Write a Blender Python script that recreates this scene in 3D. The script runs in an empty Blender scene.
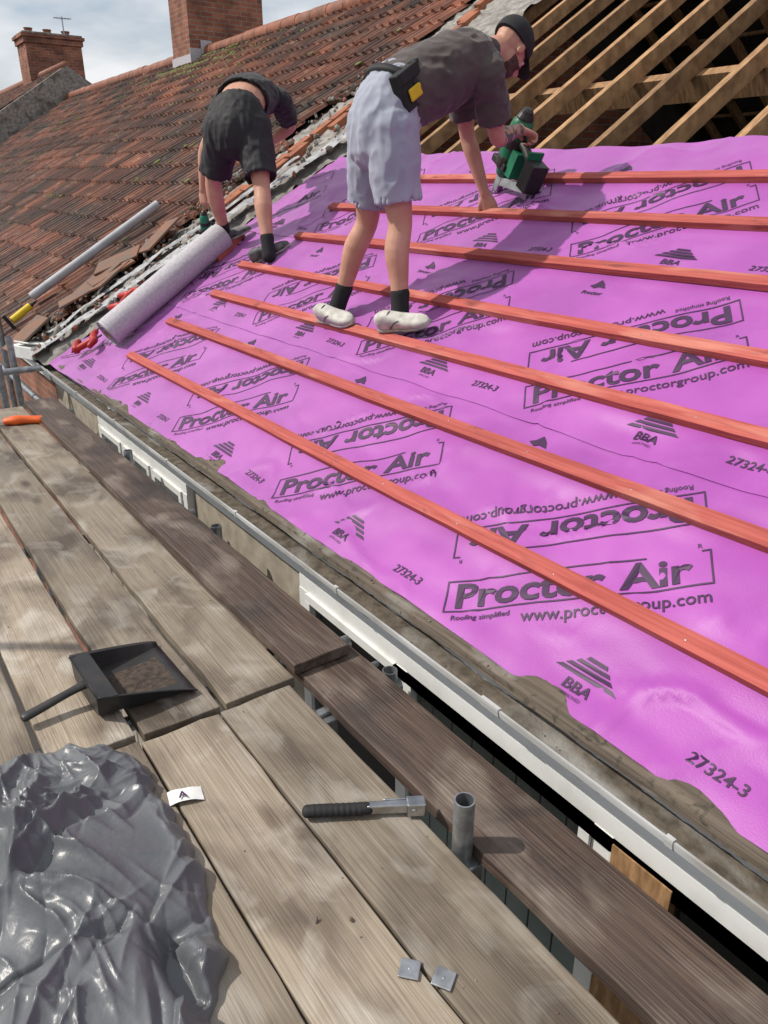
import bpy, math, random
from mathutils import Vector, Matrix, noise, Euler
random.seed(7)
V=Vector
sc=bpy.context.scene
COL=sc.collection
sc.view_settings.view_transform='Standard'; sc.view_settings.look='None'; sc.view_settings.exposure=0

# ---------------------------------------------------------------- materials
def lk(nt,a,b): nt.links.new(a,b)
def mat(name,c1,c2=None,scale=(1,1,1),ns=5,detail=5,rough=.7,bump=0,bd=.01,metal=0,spec=.4,lo=.35,hi=.65,
        c3=None,s3=1.5,lo3=.5,hi3=.65,map3=(1,1,1),c4=None,s4=3,lo4=.55,hi4=.7,map4=(1,1,1),knots=0,
        bscale=None,rv=0,rnd=0,tint=None,sheen=0,coat=0,dist=0):
    m=bpy.data.materials.new(name); m.use_nodes=True; nt=m.node_tree; N=nt.nodes
    p=N["Principled BSDF"]; p.inputs["Roughness"].default_value=rough; p.inputs["Metallic"].default_value=metal
    p.inputs["Specular IOR Level"].default_value=spec
    if coat: p.inputs["Coat Weight"].default_value=coat
    if sheen: p.inputs["Sheen Weight"].default_value=sheen
    tc=N.new("ShaderNodeTexCoord")
    srcc={}
    def src(rndm):
        if not rndm: return tc.outputs["Object"]
        if 'r' in srcc: return srcc['r']
        oi=N.new("ShaderNodeObjectInfo"); mu=N.new("ShaderNodeVectorMath"); mu.operation='SCALE'
        cx=N.new("ShaderNodeCombineXYZ"); lk(nt,oi.outputs["Random"],cx.inputs[0]); lk(nt,oi.outputs["Random"],cx.inputs[1])
        lk(nt,cx.outputs[0],mu.inputs[0]); mu.inputs["Scale"].default_value=37
        ad=N.new("ShaderNodeVectorMath"); lk(nt,tc.outputs["Object"],ad.inputs[0]); lk(nt,mu.outputs[0],ad.inputs[1]); srcc['r']=ad.outputs[0]; return ad.outputs[0]
    def nz(sca,s,det,dst=0,rndm=False):
        mp=N.new("ShaderNodeMapping"); mp.inputs["Scale"].default_value=sca
        lk(nt,src(rndm),mp.inputs[0])
        n=N.new("ShaderNodeTexNoise"); n.inputs["Scale"].default_value=s; n.inputs["Detail"].default_value=det; n.inputs["Distortion"].default_value=dst
        lk(nt,mp.outputs[0],n.inputs["Vector"]); return n.outputs["Fac"]
    def mr(v,a,b,c=0,d=1):
        x=N.new("ShaderNodeMapRange"); x.inputs[1].default_value=a;x.inputs[2].default_value=b;x.inputs[3].default_value=c;x.inputs[4].default_value=d
        lk(nt,v,x.inputs[0]); return x.outputs[0]
    def mix(f,a,b,bt='MIX'):
        x=N.new("ShaderNodeMix"); x.data_type='RGBA'; x.blend_type=bt
        if isinstance(f,(int,float)): x.inputs[0].default_value=f
        else: lk(nt,f,x.inputs[0])
        for i,c in ((6,a),(7,b)):
            if isinstance(c,tuple): x.inputs[i].default_value=(*c[:3],1)
            else: lk(nt,c,x.inputs[i])
        return x.outputs[2]
    out=None
    if c2 is not None:
        f=nz(scale,ns,detail,dist,rnd>0)
        out=mix(mr(f,lo,hi),c1,c2)
    if c3 is not None:
        out=mix(mr(nz(map3,s3,4,.3,rnd>0),lo3,hi3),out if out is not None else c1,c3)
    if c4 is not None:
        out=mix(mr(nz(map4,s4,4,.6,rnd>0),lo4,hi4,0,.85),out,c4)
    if knots:
        mp=N.new("ShaderNodeMapping"); mp.inputs["Scale"].default_value=(5.5,2.0,5.5); lk(nt,src(rnd>0),mp.inputs[0])
        vo=N.new("ShaderNodeTexVoronoi"); vo.inputs["Scale"].default_value=1.0; lk(nt,mp.outputs[0],vo.inputs["Vector"])
        out=mix(mr(vo.outputs["Distance"],.05,.16,knots,0),out,(.06,.035,.02))
    if rnd:
        oi=N.new("ShaderNodeObjectInfo"); k=mr(oi.outputs["Random"],0,1,1-rnd,1+rnd)
        cb=N.new("ShaderNodeCombineColor"); [lk(nt,k,cb.inputs[i]) for i in range(3)]
        out=mix(1.0,out if out is not None else c1,cb.outputs[0],'MULTIPLY')
    if tint:
        at=N.new("ShaderNodeAttribute"); at.attribute_name="tint"
        k=mr(at.outputs["Fac"],0,1,1-tint,1+tint)
        cb=N.new("ShaderNodeCombineColor"); [lk(nt,k,cb.inputs[i]) for i in range(3)]
        out=mix(1.0,out if out is not None else c1,cb.outputs[0],'MULTIPLY')
    if out is None: p.inputs["Base Color"].default_value=(*c1,1)
    else: lk(nt,out,p.inputs["Base Color"])
    if rv:
        f2=nz(map3,s3*1.3,3); lk(nt,mr(f2,.3,.7,min(1,rough+rv),max(.02,rough-rv)),p.inputs["Roughness"])
    if bump:
        b=N.new("ShaderNodeBump"); b.inputs["Strength"].default_value=bump; b.inputs["Distance"].default_value=bd
        lk(nt,nz(bscale[0] if bscale else scale, bscale[1] if bscale else ns*2,4,0,rnd>0),b.inputs["Height"]); lk(nt,b.outputs[0],p.inputs["Normal"])
    return m

# ---------------------------------------------------------------- geometry helpers
def link(o,parent=None):
    COL.objects.link(o)
    if parent: o.parent=parent
    return o
def empty(name):
    e=bpy.data.objects.new(name,None); e.empty_display_size=.1; COL.objects.link(e); return e
def catmull(P,sub):
    out=[]; n=len(P)
    for i in range(n-1):
        p0=P[max(i-1,0)];p1=P[i];p2=P[i+1];p3=P[min(i+2,n-1)]
        for k in range(sub):
            t=k/sub
            out.append([.5*((2*b)+(-a+c)*t+(2*a-5*b+4*c-d)*t*t+(-a+3*b-3*c+d)*t**3) for a,b,c,d in zip(p0,p1,p2,p3)])
    out.append(list(P[-1])); return out
class B:
    def __init__(s): s.v=[];s.f=[];s.m=[];s.tint=[]
    def add(s,vs,fs,m=0):
        o=len(s.v); s.v+= [tuple(v) for v in vs]
        for f in fs: s.f.append(tuple(i+o for i in f)); s.m.append(m)
    def box(s,c,size,R=None,m=0):
        c=V(c); R=R or Matrix.Identity(3)
        x,y,z=[q/2 for q in size]
        vs=[c+R@V((a*x,b*y,d*z)) for a in(-1,1) for b in(-1,1) for d in(-1,1)]
        s.add(vs,[(0,1,3,2),(4,6,7,5),(0,4,5,1),(2,3,7,6),(0,2,6,4),(1,5,7,3)],m)
    def tube(s,pts,rad,side=None,n=14,m=0,sub=3,hollow=False,hollow0=False,cap=True):
        dat=[]
        for p,r in zip(pts,rad):
            r=(r,r) if isinstance(r,(int,float)) else r
            dat.append([*p,*r])
        dat=catmull(dat,sub) if sub>1 else dat
        P=[V(d[:3]) for d in dat]; R=[(max(.001,d[3]),max(.001,d[4])) for d in dat]
        T=[]
        for i in range(len(P)):
            t=(P[min(i+1,len(P)-1)]-P[max(i-1,0)]); T.append(t.normalized() if t.length>1e-9 else V((0,0,1)))
        rings=[]
        sv=V(side) if side is not None else (T[0].orthogonal())
        def ring(p,t,r):
            a=(sv-t*sv.dot(t)).normalized(); b=t.cross(a)
            return [p+a*(r[0]*math.cos(2*math.pi*k/n))+b*(r[1]*math.sin(2*math.pi*k/n)) for k in range(n)]
        def capr(p,t,r,sg,hol):
            m_=min(r); o=[]
            if hol:
                o.append(ring(p,t,(r[0]-.006,r[1]-.006))); o.append(ring(p-t*sg*.03,t,(r[0]-.008,r[1]-.008))); o.append(ring(p-t*sg*.032,t,(.002,.002)))
            else:
                for a in (30,60,85): 
                    c_=math.cos(math.radians(a)); o.append(ring(p+t*sg*m_*.8*math.sin(math.radians(a)),t,(r[0]*c_,r[1]*c_)))
            return o
        if cap: rings+=capr(P[0],T[0],R[0],-1,hollow0)[::-1]
        for p,t,r in zip(P,T,R):
            if side is None: sv=(sv-t*sv.dot(t)).normalized()
            rings.append(ring(p,t,r))
        if cap: rings+=capr(P[-1],T[-1],R[-1],1,hollow)
        vs=[q for r in rings for q in r]; fs=[]
        for i in range(len(rings)-1):
            for k in range(n):
                k2=(k+1)%n; fs.append((i*n+k,i*n+k2,(i+1)*n+k2,(i+1)*n+k))
        fs.append(tuple(range(n))[::-1]); e=(len(rings)-1)*n; fs.append(tuple(range(e,e+n)))
        s.add(vs,fs,m)
    def cyl(s,a,b,r,m=0,n=16,r2=None):
        a=V(a);b=V(b);t=(b-a).normalized();u=t.orthogonal().normalized();w=t.cross(u); r2=r if r2 is None else r2
        vs=[a+(u*math.cos(2*math.pi*k/n)+w*math.sin(2*math.pi*k/n))*r for k in range(n)]+[b+(u*math.cos(2*math.pi*k/n)+w*math.sin(2*math.pi*k/n))*r2 for k in range(n)]
        s.add(vs,[(k,(k+1)%n,n+(k+1)%n,n+k) for k in range(n)]+[tuple(range(n))[::-1],tuple(range(n,2*n))],m)
    def pipe(s,a,b,r,ri,m=0,n=20,m2=None):
        a=V(a);b=V(b);t=(b-a).normalized();u=t.orthogonal().normalized();w=t.cross(u)
        rg=lambda p,q:[p+(u*math.cos(2*math.pi*k/n)+w*math.sin(2*math.pi*k/n))*q for k in range(n)]
        vs=rg(a,r)+rg(b,r)+rg(b,ri)+rg(a,ri); fs=[]
        for j in range(4):
            for k in range(n):
                fs.append((j*n+k,j*n+(k+1)%n,((j+1)%4)*n+(k+1)%n,((j+1)%4)*n+k))
        s.add(vs,fs,m)
    def ell(s,c,F,ax,m=0,nu=16,nv=10,vmin=-90):
        c=V(c); vs=[];fs=[]
        for j in range(nv+1):
            ph=math.radians(vmin+(90-vmin)*j/nv)
            for i in range(nu):
                th=2*math.pi*i/nu
                l=V((math.cos(ph)*math.cos(th)*ax[0],math.cos(ph)*math.sin(th)*ax[1],math.sin(ph)*ax[2]))
                vs.append(c+F@l)
        for j in range(nv):
            for i in range(nu):
                i2=(i+1)%nu; fs.append((j*nu+i,j*nu+i2,(j+1)*nu+i2,(j+1)*nu+i))
        fs.append(tuple(range(nu))[::-1]); fs.append(tuple(range(nv*nu,nv*nu+nu)))
        s.add(vs,fs,m)
    def make(s,name,mats,parent=None,smooth=False,bevel=0,angle=None):
        me=bpy.data.meshes.new(name); me.from_pydata(s.v,[],s.f)
        for q in (mats if isinstance(mats,(list,tuple)) else [mats]): me.materials.append(q)
        me.polygons.foreach_set("material_index",s.m)
        if smooth: me.polygons.foreach_set("use_smooth",[True]*len(me.polygons))
        me.validate(); me.update()
        import bmesh
        bm=bmesh.new(); bm.from_mesh(me); bmesh.ops.recalc_face_normals(bm,faces=bm.faces); bm.to_mesh(me); bm.free()
        if smooth and angle:
            try: me.set_sharp_from_angle(angle=math.radians(angle))
            except Exception: pass
        o=bpy.data.objects.new(name,me); link(o,parent)
        if bevel:
            b=o.modifiers.new("bev",'BEVEL'); b.width=bevel; b.segments=2; b.limit_method='ANGLE'; b.angle_limit=math.radians(40)
        return o
def voxel(b,name,mats,size,parent,smooth_it=4,disp=None,assign=None):
    o=b.make(name+"_src",mats[0])
    r=o.modifiers.new("r",'REMESH'); r.mode='VOXEL'; r.voxel_size=size; r.use_smooth_shade=True
    if smooth_it:
        q=o.modifiers.new("s",'SMOOTH'); q.iterations=smooth_it; q.factor=.5
    dg=bpy.context.evaluated_depsgraph_get(); me=bpy.data.meshes.new_from_object(o.evaluated_get(dg))
    bpy.data.objects.remove(o)
    me.name=name; me.materials.clear()
    for q in mats: me.materials.append(q)
    if disp:
        nn=[v.normal.copy() for v in me.vertices]
        for v,n_ in zip(me.vertices,nn): v.co+=n_*disp(v.co)
    me.polygons.foreach_set("use_smooth",[True]*len(me.polygons))
    mi=[0]*len(me.polygons)
    if assign:
        for i,p in enumerate(me.polygons): mi[i]=assign(p.center)
    me.polygons.foreach_set("material_index",mi)
    me.update()
    no=bpy.data.objects.new(name,me); link(no,parent); return no

A=math.radians(32); CA=math.cos(A); SA=math.sin(A)
def R(t,Y,o=0): return V((1.3+t*CA-o*SA,Y,.2+t*SA+o*CA))
RM=Matrix(((CA,0,-SA),(0,1,0),(SA,0,CA)))   # local x=upslope,y=Y,z=normal
RIDGE=6.4
def fbm(x,y,z=0,o=4): return noise.fractal(V((x,y,z)),1.0,2.0,o)

# ---------------------------------------------------------------- world, sun, camera
w=bpy.data.worlds.new("World"); sc.world=w; w.use_nodes=True; nt=w.node_tree
bg=nt.nodes["Background"]; bg.inputs[1].default_value=.10
sun_dir=V((-.62,.46,.86)).normalized()
sky=nt.nodes.new("ShaderNodeTexSky"); sky.sky_type='NISHITA'; sky.sun_disc=False
sky.sun_elevation=math.asin(sun_dir.z); sky.sun_rotation=math.atan2(sun_dir.x,sun_dir.y); sky.dust_density=1.5
tc=nt.nodes.new("ShaderNodeTexCoord"); mp=nt.nodes.new("ShaderNodeMapping"); mp.inputs["Scale"].default_value=(1,1,2.6)
nz=nt.nodes.new("ShaderNodeTexNoise"); nz.inputs["Scale"].default_value=4.2; nz.inputs["Detail"].default_value=6
mr=nt.nodes.new("ShaderNodeMapRange"); mr.inputs[1].default_value=.38; mr.inputs[2].default_value=.60; mr.inputs[3].default_value=.18
mx=nt.nodes.new("ShaderNodeMix"); mx.data_type='RGBA'; mx.inputs[7].default_value=(9.0,9.1,9.3,1)
lk(nt,tc.outputs["Generated"],mp.inputs[0]); lk(nt,mp.outputs[0],nz.inputs["Vector"]); lk(nt,nz.outputs["Fac"],mr.inputs[0])
lk(nt,mr.outputs[0],mx.inputs[0]); lk(nt,sky.outputs[0],mx.inputs[6]); lk(nt,mx.outputs[2],bg.inputs[0])
sl=bpy.data.lights.new("sun",'SUN'); sl.energy=3.9; sl.angle=math.radians(1.0); sl.color=(1,.94,.86)
so=bpy.data.objects.new("sun",sl); COL.objects.link(so); so.rotation_euler=sun_dir.to_track_quat('Z','Y').to_euler(); so.location=(0,0,20)
cam=bpy.data.cameras.new("camera"); co=bpy.data.objects.new("camera",cam); COL.objects.link(co)
cam.lens=760/1024*36; cam.sensor_width=36; cam.clip_end=2000; cam.clip_start=.02
co.location=(0,0,1.4); co.rotation_euler=(math.radians(66.7),0,math.radians(-35.2)); sc.camera=co

# ---------------------------------------------------------------- material set
m_purple=mat("membrane_purple",(.30,.040,.315),(.37,.060,.375),ns=3,rough=.48,bump=.3,bd=.002,bscale=((1,1,1),240),spec=.5,sheen=.45,c3=(.41,.09,.42),s3=2.2,lo3=.5,hi3=.8)
m_print=mat("print_ink",(.045,.014,.055),rough=.5)
m_batten=mat("batten_wood",(.47,.115,.095),(.34,.07,.058),scale=(30,1.1,30),ns=3,rough=.8,bump=.6,bd=.004,c3=(.58,.24,.18),s3=2.4,map3=(5,.8,5),lo3=.55,hi3=.75,c4=(.18,.05,.04),s4=5,map4=(3,1,3),lo4=.6,hi4=.75,rnd=.10,spec=.25)
m_raft=mat("rafter_wood",(.40,.235,.115),(.22,.12,.055),scale=(4,18,4),ns=3,rough=.8,bump=.3,bd=.003,rnd=.28)
m_board=mat("scaffold_wood",(.325,.272,.205),(.20,.162,.118),scale=(34,1.0,34),ns=2.4,rough=.6,bump=.8,bd=.004,lo=.28,hi=.74,
   c3=(.105,.080,.060),s3=2.6,map3=(1.9,.9,1),lo3=.46,hi3=.66,c4=(.43,.395,.34),s4=6,map4=(1.3,.8,1),lo4=.52,hi4=.76,knots=.8,rnd=.26,rv=.18,detail=6)
m_boardd=mat("scaffold_wood_dark",(.105,.07,.052),(.045,.03,.024),scale=(32,1.1,32),ns=2.2,rough=.6,bump=.9,bd=.005,lo=.3,hi=.7,
   c3=(.20,.16,.13),s3=4,map3=(2,.8,1),lo3=.52,hi3=.72,c4=(.025,.018,.016),s4=3,lo4=.52,hi4=.7,knots=.6,rnd=.15,rv=.15,detail=6)
m_tile=mat("clay_tile",(.22,.078,.040),(.11,.043,.028),ns=3,rough=.55,bump=.6,bd=.006,bscale=((1,1,1),40),c3=(.06,.042,.032),s3=1.3,lo3=.47,hi3=.66,c4=(.28,.17,.115),s4=9,lo4=.58,hi4=.72,tint=.5,spec=.4)
m_ridge=mat("ridge_tile",(.30,.11,.06),(.16,.065,.04),ns=6,rough=.6,bump=.4,bd=.005)
m_galv=mat("galvanised",(.42,.44,.46),(.25,.26,.27),ns=30,rough=.42,metal=.8,bump=.1,bd=.002)
m_white=mat("upvc_white",(.78,.79,.77),(.55,.55,.52),ns=6,rough=.35,lo=.5,hi=.9)
m_gut=mat("gutter_plastic",(.56,.57,.57),(.30,.29,.265),ns=10,scale=(1,.4,1),rough=.4,lo=.35,hi=.75)
m_eave=mat("eaves_timber",(.155,.125,.095),(.085,.066,.05),scale=(26,1.2,26),ns=3,rough=.9,bump=.7,bd=.004,c3=(.26,.245,.215),s3=9,map3=(1,.35,1),lo3=.54,hi3=.68,c4=(.05,.045,.03),s4=30,lo4=.58,hi4=.68)
m_dirt=mat("silt",(.15,.125,.095),(.07,.055,.04),ns=22,rough=.95,bump=1,bd=.006,c3=(.27,.26,.24),s3=6,map3=(1,.5,1),lo3=.5,hi3=.65)
m_render=mat("wall_render",(.40,.35,.28),(.28,.245,.19),ns=12,rough=.9,bump=.4,bd=.004)
m_felt=mat("felt_underside",(.03,.028,.027),(.05,.045,.04),ns=4,rough=.9)
m_mort=mat("mortar",(.34,.32,.29),(.18,.165,.15),ns=14,rough=.95,bump=1,bd=.012,c3=(.10,.085,.07),s3=4,lo3=.5,hi3=.7)
m_greyfelt=mat("grey_felt",(.50,.48,.50),(.40,.38,.41),ns=60,rough=.8,bump=.3,bd=.002,bscale=((1,1,1),150))
m_black=mat("black_plastic",(.018,.018,.02),(.035,.033,.03),ns=12,rough=.42,bump=.1,bd=.002)
m_rubber=mat("rubber_black",(.015,.015,.016),rough=.7)
m_chrome=mat("steel",(.55,.55,.55),(.35,.35,.36),ns=20,rough=.25,metal=1)
m_skin=mat("skin",(.56,.31,.22),(.47,.235,.16),ns=9,rough=.5,bump=.15,bd=.002,bscale=((1,1,1),90),spec=.35)
m_tat=mat("tattooed_skin",(.50,.28,.20),(.09,.085,.09),ns=24,rough=.5,lo=.46,hi=.54,dist=1.2)
m_beard=mat("beard",(.06,.035,.025),(.12,.07,.05),ns=90,rough=.9,bump=.8,bd=.004)
m_shirtA=mat("tshirt_charcoal",(.085,.068,.063),(.062,.050,.047),ns=6,rough=.9,bump=.3,bd=.002,bscale=((1,1,1),200),sheen=.15)
m_shirtB=mat("tshirt_black",(.03,.031,.033),(.022,.022,.024),ns=6,rough=.9,sheen=.1)
m_shortA=mat("shorts_grey",(.36,.38,.45),(.30,.32,.39),ns=5,rough=.9,bump=.3,bd=.002,bscale=((1,1,1),220),sheen=.15)
m_shortB=mat("shorts_black",(.018,.018,.02),(.028,.028,.03),ns=5,rough=.75)
m_sock=mat("sock_black",(.02,.02,.022),rough=.95,bump=.3,bd=.002,bscale=((1,1,1),150))
m_shoeW=mat("shoe_white",(.58,.56,.51),(.38,.36,.32),ns=25,rough=.6,bump=.3,bd=.003)
m_sole=mat("shoe_sole",(.42,.40,.36),(.22,.20,.18),ns=14,rough=.7)
m_shoeG=mat("shoe_grey",(.16,.16,.16),(.05,.05,.05),ns=30,rough=.7)
m_green=mat("tool_green",(.015,.20,.10),(.010,.12,.06),ns=8,rough=.4)
m_yellow=mat("yellow",(.75,.55,.02),(.6,.42,.02),ns=10,rough=.55)
m_red=mat("red_plastic",(.45,.02,.015),(.3,.015,.01),ns=12,rough=.45)
m_orange=mat("orange_plastic",(.80,.14,.02),(.65,.10,.015),ns=12,rough=.45)
m_bag=mat("grey_polythene",(.10,.106,.115),(.145,.152,.163),ns=3,rough=.36,spec=.5,bump=.5,bd=.004,bscale=((1,1,1),45))
m_paper=mat("paper",(.78,.78,.76),(.68,.68,.66),ns=20,rough=.7)
m_ground=mat("ground_tarmac",(.045,.044,.042),(.065,.062,.057),ns=.8,rough=.95)
m_eye=mat("eye_white",(.7,.68,.65),rough=.2)
m_iris=mat("eye_dark",(.02,.015,.01),rough=.15)
m_lip=mat("lip",(.36,.13,.10),rough=.5)
m_blind=mat("blind_fabric",(.45,.47,.45),(.36,.38,.37),ns=8,rough=.8)
m_glass=bpy.data.materials.new("window_glass"); m_glass.use_nodes=True; _n=m_glass.node_tree; _n.nodes.clear()
_o=_n.nodes.new("ShaderNodeOutputMaterial"); _m=_n.nodes.new("ShaderNodeMixShader"); _t=_n.nodes.new("ShaderNodeBsdfTransparent"); _g=_n.nodes.new("ShaderNodeBsdfGlossy"); _f=_n.nodes.new("ShaderNodeFresnel")
_g.inputs["Roughness"].default_value=.03; _t.inputs[0].default_value=(.8,.85,.83,1); _f.inputs[0].default_value=1.5
_n.links.new(_f.outputs[0],_m.inputs[0]); _n.links.new(_t.outputs[0],_m.inputs[1]); _n.links.new(_g.outputs[0],_m.inputs[2]); _n.links.new(_m.outputs[0],_o.inputs[0])
def brickmat(name,c1,c2,cm,sx=1.0):
    m=bpy.data.materials.new(name); m.use_nodes=True; nt=m.node_tree; N=nt.nodes; p=N["Principled BSDF"]; p.inputs["Roughness"].default_value=.9
    tc=N.new("ShaderNodeTexCoord"); sp=N.new("ShaderNodeSeparateXYZ"); lk(nt,tc.outputs["Object"],sp.inputs[0])
    ad=N.new("ShaderNodeMath"); lk(nt,sp.outputs[0],ad.inputs[0]); lk(nt,sp.outputs[1],ad.inputs[1])
    cb=N.new("ShaderNodeCombineXYZ"); lk(nt,ad.outputs[0],cb.inputs[0]); lk(nt,sp.outputs[2],cb.inputs[1])
    br=N.new("ShaderNodeTexBrick"); lk(nt,cb.outputs[0],br.inputs["Vector"])
    br.inputs["Color1"].default_value=(*c1,1); br.inputs["Color2"].default_value=(*c2,1); br.inputs["Mortar"].default_value=(*cm,1)
    br.inputs["Scale"].default_value=1; br.inputs["Mortar Size"].default_value=.006; br.inputs["Brick Width"].default_value=.225; br.inputs["Row Height"].default_value=.075; br.inputs["Bias"].default_value=-.1
    nz=N.new("ShaderNodeTexNoise"); nz.inputs["Scale"].default_value=3; nz.inputs["Detail"].default_value=6; lk(nt,tc.outputs["Object"],nz.inputs["Vector"])
    mrr=N.new("ShaderNodeMapRange"); mrr.inputs[1].default_value=.35; mrr.inputs[2].default_value=.7; mrr.inputs[3].default_value=1.15; mrr.inputs[4].default_value=.45; lk(nt,nz.outputs["Fac"],mrr.inputs[0])
    c=N.new("ShaderNodeCombineColor"); [lk(nt,mrr.outputs[0],c.inputs[i]) for i in range(3)]
    x=N.new("ShaderNodeMix"); x.data_type='RGBA'; x.blend_type='MULTIPLY'; x.inputs[0].default_value=1; lk(nt,br.outputs["Color"],x.inputs[6]); lk(nt,c.outputs[0],x.inputs[7])
    lk(nt,x.outputs[2],p.inputs["Base Color"])
    b=N.new("ShaderNodeBump"); b.inputs["Strength"].default_value=.6; b.inputs["Distance"].default_value=.01; b.invert=True; lk(nt,br.outputs["Fac"],b.inputs["Height"]); lk(nt,b.outputs[0],p.inputs["Normal"])
    return m
m_brick=brickmat("brick_red",(.33,.125,.07),(.20,.07,.045),(.27,.23,.19))

# ---------------------------------------------------------------- ground
b=B(); b.add([(-400,-400,-5),(400,-400,-5),(400,400,-5),(-400,400,-5)],[(0,1,2,3)]); b.make("ground",m_ground)

# ---------------------------------------------------------------- house being re-roofed
house=empty("terraced_house")
XR=1.3+RIDGE*CA; ZR=.2+RIDGE*SA
WX=1.325
b=B(); b.box((WX+.10,1.2,-2.53),(.2,10.6,4.94)); b.make("front_wall",m_render,house)
b=B(); b.box((XR*2-1.52,1.2,-2.55),(.2,10.6,4.9)); b.make("rear_wall",m_render,house)
b=B()
b.add([(XR+.03,-4,ZR+.1),(XR+.03,6.45,ZR+.1),(XR*2-1.2,6.45,.22),(XR*2-1.2,-4,.22)],[(0,1,2,3)])
b.add([(XR-.2,6.44,ZR-.5),(XR-.02,6.44,ZR+.1),(XR+.03,6.44,ZR+.12),(XR*2-1.2,6.44,.25),(XR*2-1.2,6.44,-.4)],[(0,1,2,3,4)])
b.make("rear_roof_felt",m_felt,house)
b=B(); b.add([(1.45,-4,.0),(2*XR-1.45,-4,.0),(2*XR-1.45,6.3,.0),(1.45,6.3,.0)],[(0,1,2,3)]); b.make("loft_floor",m_felt,house)
y=-3.7
while y<6.2:
    b=B(); b.box(R((RIDGE+.0)/2,y,-.078),(RIDGE+.1,.047,.10),RM@Euler((0,0,random.uniform(-.006,.006))).to_matrix()); o=b.make("rafter",m_raft,house,bevel=.003)
    b=B(); Rr=Matrix(((CA,0,SA),(0,1,0),(-SA,0,CA))); b.box(V((XR+(RIDGE/2)*CA,y+.05,ZR-(RIDGE/2)*SA-.02)),(RIDGE,.047,.09),Rr); b.make("rear_rafter",m_raft,house)
    y+=.43+random.uniform(-.02,.02)
b=B(); b.box((XR,1.2,ZR-.06),(.03,10,.18)); b.make("ridge_board",m_raft,house)
b=B(); b.box(R(3.6,1.2,-.203),(.075,10,.15),RM); b.make("purlin",m_raft,house)
for tt in (1.0,1.6,2.2,2.8,3.4,4.0,4.6,5.2,5.8):
    b=B(); b.box(V((XR+tt*CA,1.2,ZR-tt*SA+.04)),(.02,10,.03),Matrix(((CA,0,SA),(0,1,0),(-SA,0,CA)))); b.make("rear_batten",m_raft,house)
b=B(); b.box((1.298,.9,.060),(.022,11.0,.19)); b.make("fascia",m_white,house,bevel=.003)
b=B(); ny=420
vs=[];fs=[]
for i in range(ny+1):
    Y=-4+i*10.4/ny
    for j in range(9):
        x=1.240+j*.0155
        z=.174+ j*.006+ .0015*fbm(x*25,Y*3)
        if j==0: z-=.022
        if j==1: x-=.013; z-=.001
        vs.append((x,Y,z))
for i in range(ny):
    for j in range(8): q=i*9+j; fs.append((q,q+1,q+10,q+9))
b.add(vs,fs); b.make("eaves_board",m_eave,house,smooth=True,angle=40)
b=B()
prof=[(1.285,.14),(1.283,.10),(1.268,.068),(1.235,.055),(1.202,.066),(1.184,.095),(1.180,.135),(1.173,.137),(1.173,.128),(1.177,.094),(1.198,.060),(1.235,.048),(1.272,.061),(1.288,.098)]
prof=[(min(x,1.284)+.004,.137-(.137-z)*.52) for x,z in prof]
n=len(prof)
vs=[(x,-4,z) for x,z in prof]+[(x,24.6,z) for x,z in prof]
b.add(vs,[(k,(k+1)%n,n+(k+1)%n,n+k) for k in range(n)])
b.make("gutter",m_gut,house,smooth=True,angle=35)
b=B()
for y in (-.2,.62,1.15,1.95,2.75,3.55,4.4,5.2,6.0,7.5,9):
    ww=.020 if abs(y-1.15)>.01 else .07
    outer=[( (x-1.236)*1.04+1.236,(z-.12)*1.08+.12) for x,z in prof][7:]
    m_=len(outer)
    vs=[(x,y,z) for x,z in outer]+[(x,y+ww,z) for x,z in outer]
    b.add(vs,[(k,k+1,m_+k+1,m_+k) for k in range(m_-1)])
    b.box((1.181,y+ww/2,.138),(.012,ww,.006))
b.make("gutter_brackets",m_gut,house)
b=B()
vs=[];fs=[];ny=500
for i in range(ny+1):
    Y=-4+i*10.4/ny
    for j in range(7):
        x=1.190+j*.0155
        vs.append((x,Y,.108+.008*fbm(x*12,Y*3,5)+.003*fbm(x*60,Y*30)))
for i in range(ny):
    for j in range(6): q=i*7+j; fs.append((q,q+1,q+8,q+7))
b.add(vs,fs); b.make("gutter_silt",m_dirt,house,smooth=True)
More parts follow.
